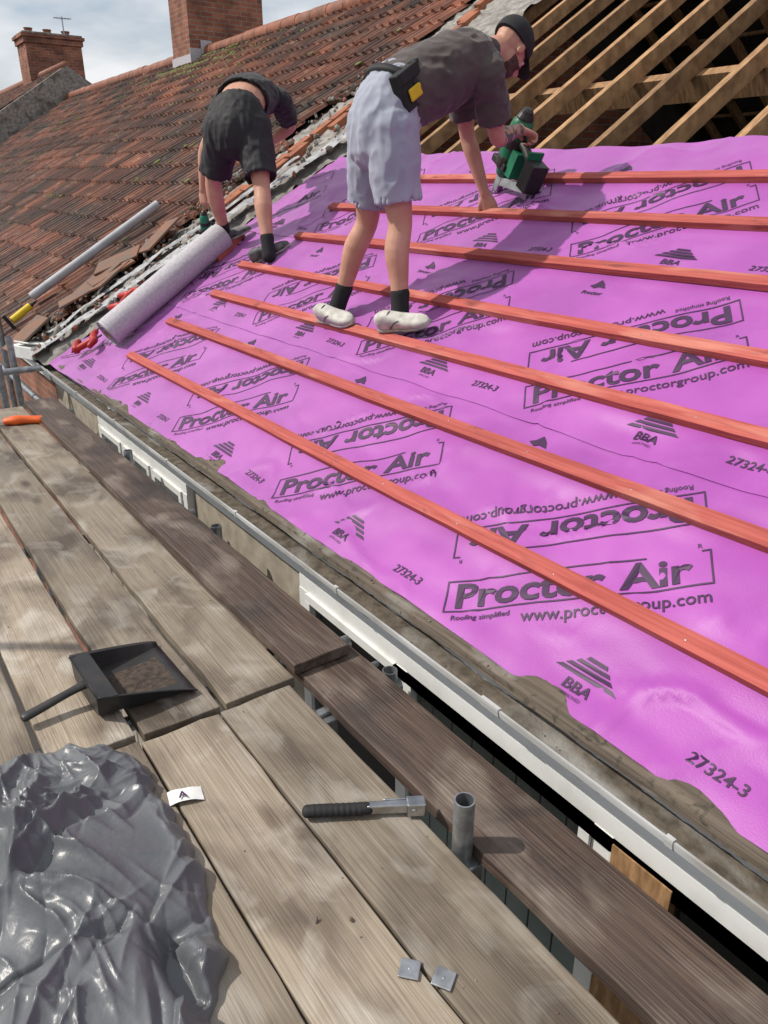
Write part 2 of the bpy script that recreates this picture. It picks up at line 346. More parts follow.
def window(y0,y1,z1,mull,blinds,name="window"):
    z0=z1-1.15; xf=WX-.012
    b=B()
    b.box((xf,(y0+y1)/2,z1-.03),(.05,y1-y0,.06)); b.box((xf,(y0+y1)/2,z0+.03),(.05,y1-y0,.06))
    ys=[y0+.03]+mull+[y1-.03]
    for y in ys: b.box((xf-.001,y,(z0+z1)/2),(.054,.06,z1-z0-.12))
    for a,c in zip(ys[:-1],ys[1:]):
        b.box((xf-.002,(a+c)/2,z1-.36),(.05,c-a-.06,.045))
        for zz in (z1-.078,z1-.325): b.box((xf-.016,(a+c)/2,zz),(.045,c-a-.07,.035))
        for yy in (a+.05,c-.05): b.box((xf-.017,yy,z1-.2),(.045,.035,.21))
        b.box((xf-.046,(a+c)/2,z1-.318),(.02,.10,.018))
    o=b.make(name,[m_white],house)
    b=B(); b.add([(xf-.012,y0+.04,z0+.05),(xf-.012,y1-.04,z0+.05),(xf-.012,y1-.04,z1-.04),(xf-.012,y0+.04,z1-.04)],[(0,1,2,3)]); b.make("window_pane",m_glass,house)
    b=B(); b.add([(xf+.008,y0+.04,z0+.05),(xf+.008,y1-.04,z0+.05),(xf+.008,y1-.04,z1-.05),(xf+.008,y0+.04,z1-.05)],[(0,1,2,3)]); b.make("painted_room_shade",m_rubber,house)  # black sheet close behind the pane, painted stand-in for the unlit room's shade
    b=B()
    for (ba,bb) in blinds:
        y=ba
        while y<bb:
            b.box((xf+.002,y,(z0+z1)/2),(.003,.088,1.03),Euler((0,0,.03)).to_matrix()); y+=.097
    if b.v: b.make("vertical_blind",m_blind,house)
window(3.62,5.2,-.038,[4.15,4.68],[(4.2,5.1)]); window(-1.2,2.42,-.038,[1.72,.86,-.1],[(.95,1.68)])
b=B(); b.box((WX-.02,.735,-.65),(.07,.17,1.1)); b.make("window_post",m_raft,house)

# ---------------------------------------------------------------- neighbouring terrace
nb=empty("tiled_terrace_roof")
def tiles(name,y0,y1,tmax,par,dz=0,ragged=False):
    b=B(); g=.335; per=6
    nr=int((y1-y0)/.15); t=-.12
    while t<tmax:
        t1=min(t+g+.03,tmax+.02)
        k0=0; row=random.uniform(-.22,.15)
        if ragged: k0=random.choice([0,0,1,1,2])*2 if t<4 else random.choice([0,1])
        for tl in range(k0//2,nr//2):
            ofs=random.uniform(-.005,.006); dt=random.uniform(-.010,.010); ti=random.random()*.9+row; tw=random.uniform(-.006,.006)
            if random.random()<.06: ti=1.4
            if random.random()<.06: ti=-.35
            vs=[];fs=[]
            nn=per*2+1
            for k in range(nn):
                y=y0+tl*.3+k*.3/(nn-1)*.993
                p=((k/per)%1)
                pr=.036*math.sin(math.pi*p/.5) if p<.5 else -.002
                for (tt,o) in ((t+dt,.028),(t+dt,.066+pr),(t1,.036+pr)):
                    q=R(tt,y,o+ofs+tw*(k/nn)); q.z+=dz+.03*math.sin(y*.55)*math.sin(tt*.5); vs.append(q)
            for k in range(nn-1):
                a=k*3; fs+= [(a,a+3,a+4,a+1),(a+1,a+4,a+5,a+2)]
            b.add(vs,fs); b.tint+=[ti]*len(fs)
        t+=g
    me=bpy.data.meshes.new(name); me.from_pydata(b.v,[],b.f); me.materials.append(m_tile)
    me.polygons.foreach_set("use_smooth",[True]*len(me.polygons)); me.set_sharp_from_angle(angle=math.radians(50))
    at=me.attributes.new("tint",'FLOAT','FACE'); at.data.foreach_set("value",b.tint)
    o=bpy.data.objects.new(name,me); link(o,par)
tiles("roof_tiles",6.72,24.7,RIDGE,nb,0,True)
b=B(); y=6.75
while y<24.6:
    dz=.03*math.sin(y*.55)*math.sin(3.2)+random.uniform(-.008,.008)
    b.pipe((XR,y,ZR+.05+dz),(XR,y+.435,ZR+.052+dz),.125,.11,n=18); y+=.45
b.make("ridge_tiles",m_ridge,nb,smooth=True,angle=40)
b=B(); b.add([(XR,6.5,ZR+.1),(XR,24.7,ZR+.1),(XR*2-1.2,24.7,.22),(XR*2-1.2,6.5,.22)],[(0,1,2,3)]); b.make("rear_slope",m_ridge,nb)
b=B(); b.add([R(-.1,6.4,-.02),R(RIDGE,6.4,-.02),R(RIDGE,24.7,-.02),R(-.1,24.7,-.02)],[(0,1,2,3)]); b.make("roof_deck",m_felt,nb)
b=B(); b.box((1.52,15.6,-2.5),(.2,18.2,5.2)); b.make("front_wall",m_brick,nb)
b=B(); b.box((1.30,15.6,.05),(.022,18.2,.20)); b.make("fascia",m_white,nb)
b=B(); pts=[(1.45,-5),(1.45,.26),(XR,ZR-.02),(2*XR-1.3,.15),(2*XR-1.3,-5)]
b.add([V((x,6.46,z)) for x,z in pts]+[V((x,6.62,z)) for x,z in pts],[(0,1,2,3,4),(9,8,7,6,5),(1,0,5,6),(1,6,7,2),(2,7,8,3)])
b.make("party_wall",m_brick,nb)
nh=empty("raised_terrace_roof")
tiles("roof_tiles",24.98,37,RIDGE,nh,.75)
b=B(); pts=[(1.3,-5),(1.3,.95),(XR,ZR+.83),(XR*2-1.3,.95),(XR*2-1.3,-5)]
b.add([V((x,24.72,z)) for x,z in pts]+[V((x,24.97,z)) for x,z in pts],[(0,1,2,3,4),(9,8,7,6,5),(1,0,5,6),(1,6,7,2),(2,7,8,3)])
b.make("gable_wall",m_mort,nh)
b=B(); b.add([(XR,24.9,ZR+.85),(XR,37,ZR+.85),(XR*2-1.2,37,.9),(XR*2-1.2,24.9,.9)],[(0,1,2,3)]); b.make("rear_slope",m_ridge,nh)
b=B(); b.cyl((XR,24.75,ZR+.82),(XR,37,ZR+.82),.12); b.make("ridge_tiles",m_ridge,nh,smooth=True)
def chimney(x0,x1,y0,y1,z0,z1,pots,name="brick_chimney",aerial=False,flash=True):
    c=empty(name)
    b=B(); b.box(((x0+x1)/2,(y0+y1)/2,(z0+z1)/2),(x1-x0,y1-y0,z1-z0)); 
    b.box(((x0+x1)/2,(y0+y1)/2,z1+.075),(x1-x0+.10,y1-y0+.10,.15)); b.box(((x0+x1)/2,(y0+y1)/2,z1+.19),(x1-x0+.2,y1-y0+.2,.08)); b.make("stack",m_brick,c)
    b=B(); b.box(((x0+x1)/2,(y0+y1)/2,z1+.26),(x1-x0+.1,y1-y0+.1,.06)); b.make("flaunching",m_mort,c,bevel=.02)
    b=B()
    for i in range(pots):
        x=x0+(i+.5)*(x1-x0)/pots; yy=(y0+y1)/2
        b.tube([(x,yy,z1+.25),(x,yy,z1+.33),(x,yy,z1+.42),(x,yy,z1+.45)],[.13,.115,.11,.135],sub=1,n=16,hollow=True)
    b.make("pots",m_ridge,c,smooth=True,angle=40)
    if flash:
        b=B()
        x=x0-.02
        while x<min(x1,XR)-.1:
            zr=.2+(x-1.3)*math.tan(A)
            b.box((x+.11,y0-.008,zr+.19),(.215,.012,.30)); x+=.22
        b.box((x0-.012,(y0+y1)/2,.2+(x0-1.3)*math.tan(A)+.14),(.012,y1-y0+.05,.18))
        b.make("lead_flashing",m_greyfelt,c)
    if aerial:
        b=B(); xx=(x0+x1)/2+.35; yy=y0
        b.cyl((xx,yy,z1),(xx,yy,z1+.75),.018); b.cyl((xx-.25,yy,z1+.7),(xx+.25,yy-.1,z1+.7),.012)
        for k in range(6): b.cyl((xx-.2+k*.08,yy-.15,z1+.7),(xx-.2+k*.08,yy+.12,z1+.7),.008,n=6)
        b.make("tv_aerial",m_galv,c)
chimney(6.35,7.85,15.1,15.95,3.0,6.3,3)
chimney(6.42,8.05,27.6,28.7,3.4,5.30,3,aerial=True,flash=False)
b=B()
for i in range(900):
    if i<520: t=min(6.25,random.gauss(5.75,.30)); Y=random.gauss(14.7,1.0)
    else:
        t=-.12+.335*random.randint(1,18)+random.uniform(-.02,.05); Y=random.uniform(7.3,22)
        if fbm(t*.6,Y*.35,3,2)<.05: continue
    b.ell(R(t,Y,.075),RM,(random.uniform(.02,.07),random.uniform(.02,.06),random.uniform(.006,.016)),nu=7,nv=4)
b.make("moss",mat("moss_green",(.10,.12,.03),(.16,.16,.06),ns=20,rough=1),nb,smooth=True)

# ---------------------------------------------------------------- party wall strip
ps=empty("party_wall_rubble")
def edgeY(t): return 6.08-.20*t
b=B(); vs=[];fs=[]; nt_=260; nw=18
for i in range(nt_+1):
    t=-.12+i*(RIDGE+.1)/nt_
    ya=edgeY(min(t,2.9))+.02; yb=6.86
    for j in range(nw+1):
        f=j/nw; Y=ya+(yb-ya)*f
        o=.012+.05*math.sin(math.pi*min(1,f*1.15))**.7+.022*fbm(t*7,Y*9)+.014*noise.cell(V((t*9,Y*9,0)))
        vs.append(R(t,Y,o))
for i in range(nt_):
    for j in range(nw): q=i*(nw+1)+j; fs.append((q,q+1,q+nw+2,q+nw+1))
b.add(vs,fs); b.make("mortar_bed",m_mort,ps,smooth=True,angle=30)
b=B()
for i in range(14):
    t=1.9+i*.235
    for j,Y in enumerate((6.22,6.34)):
        if random.random()<.15: continue
        b.box(R(t+random.uniform(-.01,.01)+.1*j,Y+random.uniform(-.01,.01)-.1*min(1,(t-1.9)),.07+random.uniform(-.01,.01)),(.215,.10,.065),RM@Euler((0,0,random.uniform(-.05,.05))).to_matrix())
b.make("exposed_bricks",mat("brick_orange",(.38,.14,.07),(.23,.085,.05),ns=9,rough=.9,bump=.6,bd=.005),ps,bevel=.006)
b=B()
for (w0,ofs,seed,ta,tb) in ((.15,.18,3,-.14,3.2),(.09,.42,9,.1,2.5)):
    vs=[];fs=[]; N_=170
    for i in range(N_+1):
        t=ta+i*(tb-ta)/N_
        for j in range(7):
            Y=edgeY(t)+ofs+ (j/6-.5)*w0 + .02*fbm(t*2,seed)
            vs.append(R(t,Y,.095+.02*fbm(t*3,Y*5,seed)+.012*math.sin(j)))
    for i in range(N_):
        for j in range(6): q=i*7+j; fs.append((q,q+1,q+8,q+7))
    b.add(vs,fs)
b.make("undercloak_strip",mat("lead_grey",(.42,.43,.44),(.22,.22,.23),ns=7,scale=(3,3,3),rough=.6,bump=.3,bd=.004),ps,smooth=True)
b=B()
def chunk(b,p,s):
    F=Euler((random.random()*6,random.random()*6,random.random()*6)).to_matrix()
    b.ell(p,F,(s*random.uniform(.6,1.3),s*random.uniform(.5,1),s*random.uniform(.3,.8)),nu=6,nv=4,m=random.choice([0,0,1,2]))
for i in range(520):
    t=random.uniform(-.1,4.2); Y=random.uniform(edgeY(t)+.05,6.95); chunk(b,R(t,Y,.085),random.uniform(.008,.035))
for i in range(200):
    Y=random.uniform(-1,6.2); x=random.uniform(1.19,1.33); z=.113 if x<1.235 else .176+(x-1.23)*.35; chunk(b,(x,Y,z),random.uniform(.002,.005))
b.make("mortar_lumps",[m_mort,m_dirt,m_ridge],ps,smooth=False)
b=B()
for i in range(7):
    t=random.uniform(-.1,1.6); Y=random.uniform(6.55,6.8)
    b.box(R(t,Y,.13),(.40,.32,.018),RM@Euler((random.uniform(-.15,.15),random.uniform(-.15,.15),random.uniform(-.6,.6))).to_matrix())
b.make("loose_tiles",mat("old_tile_grey",(.13,.10,.08),(.22,.10,.06),ns=8,rough=.8,bump=.5,bd=.005),ps,bevel=.005)

# ---------------------------------------------------------------- membrane
BT=[.28,.635,.965,1.275,1.63,1.965,2.285]
def sstep(a,b_,x):
    x=max(0,min(1,(x-a)/(b_-a))); return x*x*(3-2*x)
def hm(t,Y):
    d=min(abs(t-q) for q in BT) if Y<5.1 else .2
    m=sstep(.028,.11,d)
    r=.5+.5*math.cos(2*math.pi*Y/.43)
    h=.009*fbm(t*2.2,Y*1.6,1,3)+.006*fbm(t*6,Y*4,2,3)-.009*(1-r)
    c=abs(noise.noise(V((t*2.0+Y*1.1,Y*2.2-t*1.5,7)))); h+=.013*math.exp(-(c/.04)**2)*sstep(-.15,.3,noise.noise(V((t*1.3,Y*.9,3))))
    c=abs(noise.noise(V((t*1.2-Y*2.1,Y*1.2+t*2.5,17)))); h+=.009*math.exp(-(c/.03)**2)*sstep(-.1,.3,noise.noise(V((t*1.3,Y*.9,13))))
    return .004+m*h+ (.012*sstep(5.1,5.6,Y)*(1+fbm(t*4,Y*5)))
mem=empty("roofing_membrane")
sheets=[(-.035,.83),(.775,1.67),(1.63,2.61)]
for k,(ta,tb) in enumerate(sheets):
    vs=[];fs=[]; nt_=int((tb-ta)/.018); nyy=400
    for j in range(nyy+1):
        f=j/nyy
        for i in range(nt_+1):
            t=ta+(tb-ta)*i/nt_
            Y=-3.2+(edgeY(t)+.03*fbm(t*5,1,4)+3.2)*f
            tt=t
            if i<3 and k==0:
                tt=t+(-.010*noise.noise(V((Y*.9,0,0)))-.05*sstep(3.5,5.9,Y))*(1-i/3)
            if i<3 and k>0: tt=t+.006*noise.noise(V((Y*1.1,k,0)))*(1-i/3)
            if i>nt_-3 and k==2: tt=t+.03*noise.noise(V((Y*2,5,0)))
            o=hm(tt,Y)+.003*k
            if k==0 and tt<.06: o+=.006*sstep(.06,-.02,tt)*(1+noise.noise(V((Y*3,1,2))))
            if i<2 and k>0: o+=.004*(1-i/2)*abs(noise.noise(V((Y*3,k,5))))
            vs.append(R(tt,Y,o))
    for j in range(nyy):
        for i in range(nt_): q=j*(nt_+1)+i; fs.append((q,q+1,q+nt_+2,q+nt_+1))
    b=B(); b.add(vs,fs); b.make("membrane_sheet",m_purple,mem,smooth=True)
_tc={}
def text_mesh(s,size,sx=1,off=0):
    key=(s,size,sx,off)
    if key in _tc: return _tc[key]
    cu=bpy.data.curves.new("t",'FONT'); cu.body=s; cu.size=size; cu.offset=off; cu.resolution_u=3
    o=bpy.data.objects.new("t",cu); COL.objects.link(o); bpy.context.view_layer.update()
    me=bpy.data.meshes.new_from_object(o.evaluated_get(bpy.context.evaluated_depsgraph_get()))
    vs=[(v.co.x*sx,v.co.y) for v in me.vertices]; fs=[tuple(p.vertices) for p in me.polygons]
    bpy.data.objects.remove(o); bpy.data.meshes.remove(me)
    _tc[key]=(vs,fs,max(v[0] for v in vs)); return _tc[key]
pb=B()
def put(vs,fs,t0,Y0,ang,k,flip=False,ox=0,oy=0):
    ca,sa=math.cos(ang),math.sin(ang)
    out=[]
    for x,y in vs:
        x+=ox;y+=oy
        if flip: x,y=.77-x,.335-y
        t=t0+x*sa+y*ca; Y=Y0-x*ca+y*sa
        out.append((t,Y))
    if max(q[1]-edgeY(q[0]) for q in out)>-.02: return
    if min(q[0] for q in out)<sheets[k][0]+.012: return
    if k<2 and min(q[0] for q in out)>sheets[k+1][0]: return
    pb.add([R(t,Y,hm(t,Y)+.003*k+.0026+(.006*sstep(.06,-.02,t)*(1+noise.noise(V((Y*3,1,2)))) if k==0 and t<.06 else 0)) for t,Y in out],fs)
def rect(x0,y0,x1,y1,n=1):
    vs=[];fs=[]
    for i in range(n+1):
        vs+=[(x0+(x1-x0)*i/n,y0),(x0+(x1-x0)*i/n,y1)]
    for i in range(n): fs.append((2*i,2*i+2,2*i+3,2*i+1))
    return vs,fs
ANG=math.radians(37.5)
def unit(t0,Y0,k,flip):
    P=text_mesh("Proctor",.125,1.18,.0035); Q=text_mesh("Air",.125,1.18,.0035)
    tot=P[2]+.045+Q[2]; s=.69/tot
    for T,ox in ((P,.03),(Q,.03+(P[2]+.045)*s)):
        put([(x*s,y) for x,y in T[0]],T[1],t0,Y0,ANG,k,flip,ox,.018)
    for r in (rect(0,0,.77,.005,24),rect(0,.115,.60,.120,18),rect(.745,.115,.77,.120,1)):
        put(r[0],r[1],t0,Y0,ANG,k,flip)
    for x in (0,.765):
        vs=[];fs=[]
        for i in range(5): vs+=[(x,.006+.027*i),(x+.005,.006+.027*i)]
        for i in range(4): fs.append((2*i,2*i+1,2*i+3,2*i+2))
        put(vs,fs,t0,Y0,ANG,k,flip)
    T=text_mesh("www.proctorgroup.com",.056,1,.0006); s=.51/T[2]
    put([(x*s,y) for x,y in T[0]],T[1],t0,Y0,ANG,k,flip,.25,-.058)
    T=text_mesh("Roofing simplified",.026,1,.0003); put(T[0],T[1],t0,Y0,ANG,k,flip,.03,-.032)
    T=text_mesh("R",.022); put(T[0],T[1],t0,Y0,ANG,k,flip,.735,.128)
def tri_logo(t0,Y0,k):
    for i in range(4):
        z0=.0+i*.017; wv=.10*(1-i*.22)
        put([(-wv,z0+.045),(wv,z0+.045),(wv*.82,z0+.056),(-wv*.82,z0+.056)],[(0,1,2,3)],t0,Y0,0,k)
    T=text_mesh("BBA",.045,1.1,.001); put(T[0],T[1],t0,Y0,0,k,False,-T[2]/2,0)
    T=text_mesh("APPROVED",.014); put(T[0],T[1],t0,Y0,0,k,False,-T[2]/2,-.02)
def p_logo(t0,Y0,k):
    vs=[(0,.03),(.03,.05),(.05,.09),(.09,.06),(.12,.02),(.07,.025),(.045,.01)]
    put([(x*.7,y*.7) for x,y in vs],[(0,1,6),(1,2,5,6),(2,3,5),(3,4,5)],t0,Y0,0,k)
    T=text_mesh("Proctor",.030,1.1,.0008); put(T[0],T[1],t0,Y0,0,k,False,-.01,-.030)
offs=[0,.41,.90]
for k in range(3):
    tb=[0.005,.83,1.69][k]
    for j in range(-4,5):
        Y0=1.50+offs[k]+1.125*j
        unit(tb-.005,Y0+.03,k,False); unit(tb-.005,Y0+.03,k,True)
        yb=2.15+[0,.39,.9][k]+1.12*j
        tri_logo(tb+.0+.015,yb,k)
        T=text_mesh("27324-3",.042,1.05,.0006); put(T[0],T[1],tb+.025,1.83+[0,.43,.89][k]+1.12*j,0,k)
        p_logo(tb+.67,yb-.36,k)
me=bpy.data.meshes.new("membrane_print"); me.from_pydata(pb.v,[],pb.f); me.materials.append(m_print); o=bpy.data.objects.new("membrane_print",me); link(o,mem)

# ---------------------------------------------------------------- battens
ends=[5.09,5.12,4.98,5.08,4.80,4.82,4.9]
for i,t in enumerate(BT):
    b=B(); n=90; y0=-3.2; y1=ends[i]; w_=.0265
    sk=random.uniform(-.006,.006)
    vs=[];fs=[]
    base=.0045+.003*(0 if t<.7 else 1 if t<1.6 else 2)
    for j in range(n+1):
        Y=y0+(y1-y0)*j/n; tc_=t+.006*noise.noise(V((Y*.6,i,0)))+sk*(j/n-.5); hh=.029+.0015*noise.noise(V((Y*2,i,3)))
        for a,o in ((-w_,0),(-w_,hh),(w_,hh),(w_,0)):
            e=.0012*noise.noise(V((Y*9,a*90,i))); vs.append(R(tc_+a+e,Y,base+o+e*.6*(o>0)))
    for j in range(n):
        q=j*4
        for c in range(4): fs.append((q+c,q+(c+1)%4,q+4+(c+1)%4,q+4+c))
    fs+=[(0,1,2,3),(4*n+3,4*n+2,4*n+1,4*n)]
    b.add(vs,fs)
    o=b.make("roof_batten",m_batten,None,bevel=.0015)
    b=B(); y=-3.0
    while y<y1-.05:
        c=R(t+random.uniform(-.008,.008),y,base+.0295); b.ell(c,RM,(.003,.003,.0008),nu=8,nv=3); y+=.43
    nl=b.make("nail_heads",m_galv,o)

# ---------------------------------------------------------------- rolls
m_card=mat("cardboard",(.35,.24,.14),rough=.9)
def roll(name,p,q,r,mt):
    root=empty(name); b=B(); p=V(p);q=V(q);ax=(q-p).normalized();u=ax.orthogonal().normalized();w_=ax.cross(u)
    turns=5; ns=turns*28; vs=[];fs=[]
    for i in range(ns+1):
        a=2*math.pi*i/28; rr=r*.35+(r*.65)*i/ns
        for f in (0,.25,.5,.75,1):
            wob=.004*noise.noise(V((math.cos(a),f*3,math.sin(a)+r*9)))
            vs.append(p.lerp(q,f)+(u*math.cos(a)+w_*math.sin(a))*(rr+wob)+ax*(.012*noise.noise(V((a*.5,f,1)))*(1 if f in(0,1) else 0)))
    for i in range(ns):
        for f in range(4): k=i*5+f; fs.append((k,k+1,k+6,k+5))
    b.add(vs,fs); b.make("wound_sheet",mt,root,smooth=True)
    b=B(); b.pipe(p-ax*.004,q+ax*.004,r*.35,r*.28); b.make("cardboard_core",m_card,root,smooth=True,angle=40)
    b=B(); b.cyl(p+ax*.02,q-ax*.02,r*.93); b.make("inner_windings",mt,root,smooth=True,angle=40)
roll("membrane_roll",R(.30,5.42,.118),R(1.43,5.53,.118),.105,m_greyfelt)
roll("lead_roll",R(.28,7.50,.16),R(1.70,7.38,.16),.042,mat("lead_roll_grey",(.42,.43,.46),(.33,.34,.36),ns=8,rough=.6))

# ---------------------------------------------------------------- scaffold
deck=empty("scaffold_deck")
def board(x0,x1,y0,y1,z,mt,rotz=0,name="scaffold_board",th=.038):
    b=B(); n=40; vs=[];fs=[]; cx=(x0+x1)/2; hw=(x1-x0)/2; sd=random.random()*50; L=y1-y0
    prof=[(-hw,-th),(-hw,0),(-hw*.5,.001),(0,.0015),(hw*.5,.001),(hw,0),(hw,-th),(0,-th)]
    for j in range(n+1):
        Y=y0+L*j/n; dx=.004*noise.noise(V((Y*1.2,sd,0)))+rotz*(Y-y0); dz=.003*noise.noise(V((Y*.8,sd,4)))
        for k,(a,c) in enumerate(prof):
            e=.004*noise.noise(V((Y*7,sd+a*9,2)))
            ye=(.006*noise.noise(V((a*30,sd,j)))) if j in (0,n) else 0
            vs.append((cx+a+dx+(e if abs(a)==hw else 0),Y+ye,z+c+dz+(.002*noise.noise(V((Y*3,a*20,sd))) if c>-.01 else 0)))
    m_=len(prof)
    for j in range(n):
        for c in range(m_): fs.append((j*m_+c,j*m_+(c+1)%m_,(j+1)*m_+(c+1)%m_,(j+1)*m_+c))
    fs+=[tuple(range(m_))[::-1],tuple(range(n*m_,n*m_+m_))]
    b.add(vs,fs); o=b.make(name,mt,deck,bevel=.004)
    return o
edges=[.876,.642,.410,.178,-.056,-.29,-.524]
for i in range(6):
    x1=edges[i]-.004; x0=edges[i+1]+.004
    board(x0,x1,-1.9,1.735+[.0,.0,.015,.03,.0,.01][i],0,m_board)
    sh=[.03,.018,.005,-.005,0,0][i]
    board(x0+sh,x1+sh,1.76+[.0,.0,.015,.03,.0,.01][i],5.6+random.uniform(-.1,.15),0.0,m_board)
board(.925,1.140,-1.9,1.86,.0,m_boardd,name="dark_scaffold_board")
board(.905,1.105,1.76,5.55,.042,m_boardd,name="dark_scaffold_board")
board(.90,1.11,1.95,4.0,-.0,m_boardd,name="packing_board")
b=B()
for y in (-1.2,.30,1.62,1.92,3.3,4.7,5.5):
    b.pipe((-.8,y,-.066),(1.20,y,-.066),.0242,.020)
for x in (-.72,1.12):
    b.pipe((x,-2,-.12),(x,24,-.12),.0242,.020)
for y in (-1.5,3.1,6.2,9): 
    b.pipe((-.72,y+.05,-5),(-.72,y+.05,1.6),.0242,.020)
for z in (.5,1.0): b.pipe((-.76,-2,z),(-.76,9,z),.0242,.020)
b.pipe((.902,.965,-5),(.902,.965,.135),.0242,.0205)
for (x,y,z) in ((1.135,4.05,.06),(1.165,1.62,.0),(1.145,2.9,.03)):
    b.pipe((x,y,-.3),(x,y,z),.0242,.020)
b.pipe((1.02,6.35,-5),(1.02,6.35,.35),.0242,.020); b.pipe((.86,6.0,-5),(.86,6.0,.22),.0242,.020); b.pipe((1.10,7.2,-5),(1.10,7.2,.6),.0242,.020)
b.pipe((.2,6.2,.12),(1.2,6.2,.12),.0242,.020)
b.make("scaffold_tubes",m_galv,deck,smooth=True,angle=40)
b=B()
for (x,y) in ((1.14,1.72),(.902,.965),(1.135,4.05),(.905,1.60)):
    b.box((x,y,-.075),(.07,.075,.06)); b.cyl((x-.05,y,-.04),(x+.05,y,-.04),.012,n=6)
b.make("scaffold_couplers",m_galv,deck,bevel=.006)
b=B()
for i in range(130):
    x=random.uniform(0,1.1); y=random.uniform(.5,4); chunk(b,(x,y,.003),random.uniform(.001,.003))
for (x,y) in ((.525,.985),(.585,.945)):
    chunk(b,(x,y,.005),.007)
b.make("deck_grit",[m_mort,m_dirt,m_ridge],deck)

# ---------------------------------------------------------------- dustpan
dp=empty("dustpan")
Rz=Matrix.Rotation(math.radians(2),3,'Z'); O=V((.345,2.005,.003))
def D(x,y,z): return O+Rz@V((x,y,z))
b=B(); nxs=12; vs=[];fs=[]; secs=[]
for i in range(nxs+1):
    f=i/nxs; x=.275*f; hw=.122+.033*f; h=.075*(1-f)**.8+.008
    sec=[(-hw-.010,h),(-hw,h-.002),(-hw+.012,.012*(1-f)+.001),(-hw*.5,.001),(0,.001),(hw*.5,.001),(hw-.012,.012*(1-f)+.001),(hw,h-.002),(hw+.010,h)]
    secs.append([D(x,y,z+.004) for y,z in sec])
m_=9
for s_ in secs: vs+=s_
for i in range(nxs):
    for k in range(m_-1): q=i*m_+k; fs.append((q,q+1,q+m_+1,q+m_))
fs.append(tuple(range(m_)))
b.add(vs,fs); o=b.make("pan",m_black,dp,smooth=True,angle=40)
sd=o.modifiers.new("s",'SOLIDIFY'); sd.thickness=.003; sd.offset=0
b=B()
b.add([D(-.004,-.13,.084),D(-.004,.13,.084),D(.055,.135,.078),D(.055,-.135,.078)],[(0,1,2,3)])
o=b.make("back_ledge",m_black,dp); sd=o.modifiers.new("s",'SOLIDIFY'); sd.thickness=.003
b=B(); b.tube([D(.01,0,.06),D(-.05,-.005,.052),D(-.12,-.01,.040),D(-.175,-.015,.032)],[(.020,.010),(.014,.010),(.016,.011),(.018,.011)],side=(0,1,0)); b.make("handle",m_black,dp,smooth=True)
b=B(); vs=[];fs=[]
for i in range(13):
    for j in range(13):
        x=.045+.20*i/12; y=(j/12-.5)*.19; e=min(i,12-i,j,12-j)/12
        vs.append(D(x+.01*noise.noise(V((j*.7,0,2))),y,.0066+.006*e*(1+noise.noise(V((i*.5,j*.5,0))))))
for i in range(12):
    for j in range(12): q=i*13+j; fs.append((q,q+1,q+14,q+13))
b.add(vs,fs,0)
b.make("swept_dust",[mat("dust_brown",(.085,.065,.05),(.04,.03,.025),ns=60,rough=1,bump=1,bd=.004)],dp,smooth=True)

# ---------------------------------------------------------------- hammer tacker
ht=empty("hammer_tacker"); O=V((.645,1.245,.004)); ax=V((.25,-.155,0)).normalized(); HM=Matrix((ax,V((-ax.y,ax.x,0)),V((0,0,1)))).transposed()
def Hh(x,y,z): return O+HM@V((x,y,z))
b=B(); b.tube([Hh(.005,0,.016),Hh(.05,0,.017),Hh(.10,0,.017),Hh(.155,0,.018)],[(.017,.014),(.0165,.014),(.0155,.0135),(.016,.014)],side=HM@V((0,1,0)),n=16)
for i in range(9): b.tube([Hh(.02+i*.014,0,.0165),Hh(.024+i*.014,0,.0165)],[(.0175,.0147)]*2,side=HM@V((0,1,0)),sub=1)
b.make("grip",m_rubber,ht,smooth=True)
b=B(); b.box(Hh(.215,0,.018),(.13,.020,.026),HM); b.box(Hh(.268,-.004,.022),(.045,.034,.036),HM); b.box(Hh(.235,.013,.024),(.09,.006,.016),HM); b.cyl(Hh(.262,-.025,.024),Hh(.262,.02,.024),.006,n=10); b.make("steel_body",m_chrome,ht,bevel=.004)

# ---------------------------------------------------------------- label, plates, knife
b=B(); vs=[];fs=[]
P0=V((.402,1.512,.004)); ex=V((.078,-.028,0)); ey=V((-.010,-.048,0))
for i in range(9):
    for j in range(6):
        u_=i/8;v_=j/5; vs.append(P0+ex*u_+ey*v_+V((0,0,.010*math.sin(math.pi*u_)*(.6+.4*v_)+.003*noise.noise(V((u_*3,v_*3,0))))))
for i in range(8):
    for j in range(5): q=i*6+j; fs.append((q,q+1,q+7,q+6))
b.add(vs,fs); lab=b.make("paper_label",m_paper,None,smooth=True)
T=text_mesh("A",.030,1,.001); b=B(); exn=ex.normalized(); eyn=-ey.normalized()
b.add([P0+ex*.30+ey*.85+exn*x+eyn*y+V((0,0,.0145)) for x,y in T[0]],T[1]); b.make("label_print",m_print,lab)
for (cx,cy,rz) in ((.618,.79,.75),(.660,.737,.55)):
    b=B(); b.box((cx,cy,.005),(.040,.040,.004),Matrix.Rotation(rz,3,'Z')); b.cyl((cx,cy,.004),(cx,cy,.0078),.0035,n=10); b.make("galvanised_plate",m_galv,None,bevel=.0015)
b=B(); b.tube([(.72,5.17,.025),(.78,5.15,.028),(.84,5.13,.026),(.92,5.10,.022)],[(.030,.022),(.042,.030),(.030,.026),(.042,.024)],side=(.2,1,0)); kn=b.make("utility_knife",m_orange,None,smooth=True)
b=B(); b.box((.69,5.18,.02),(.07,.02,.004)); b.make("blade",m_chrome,kn)

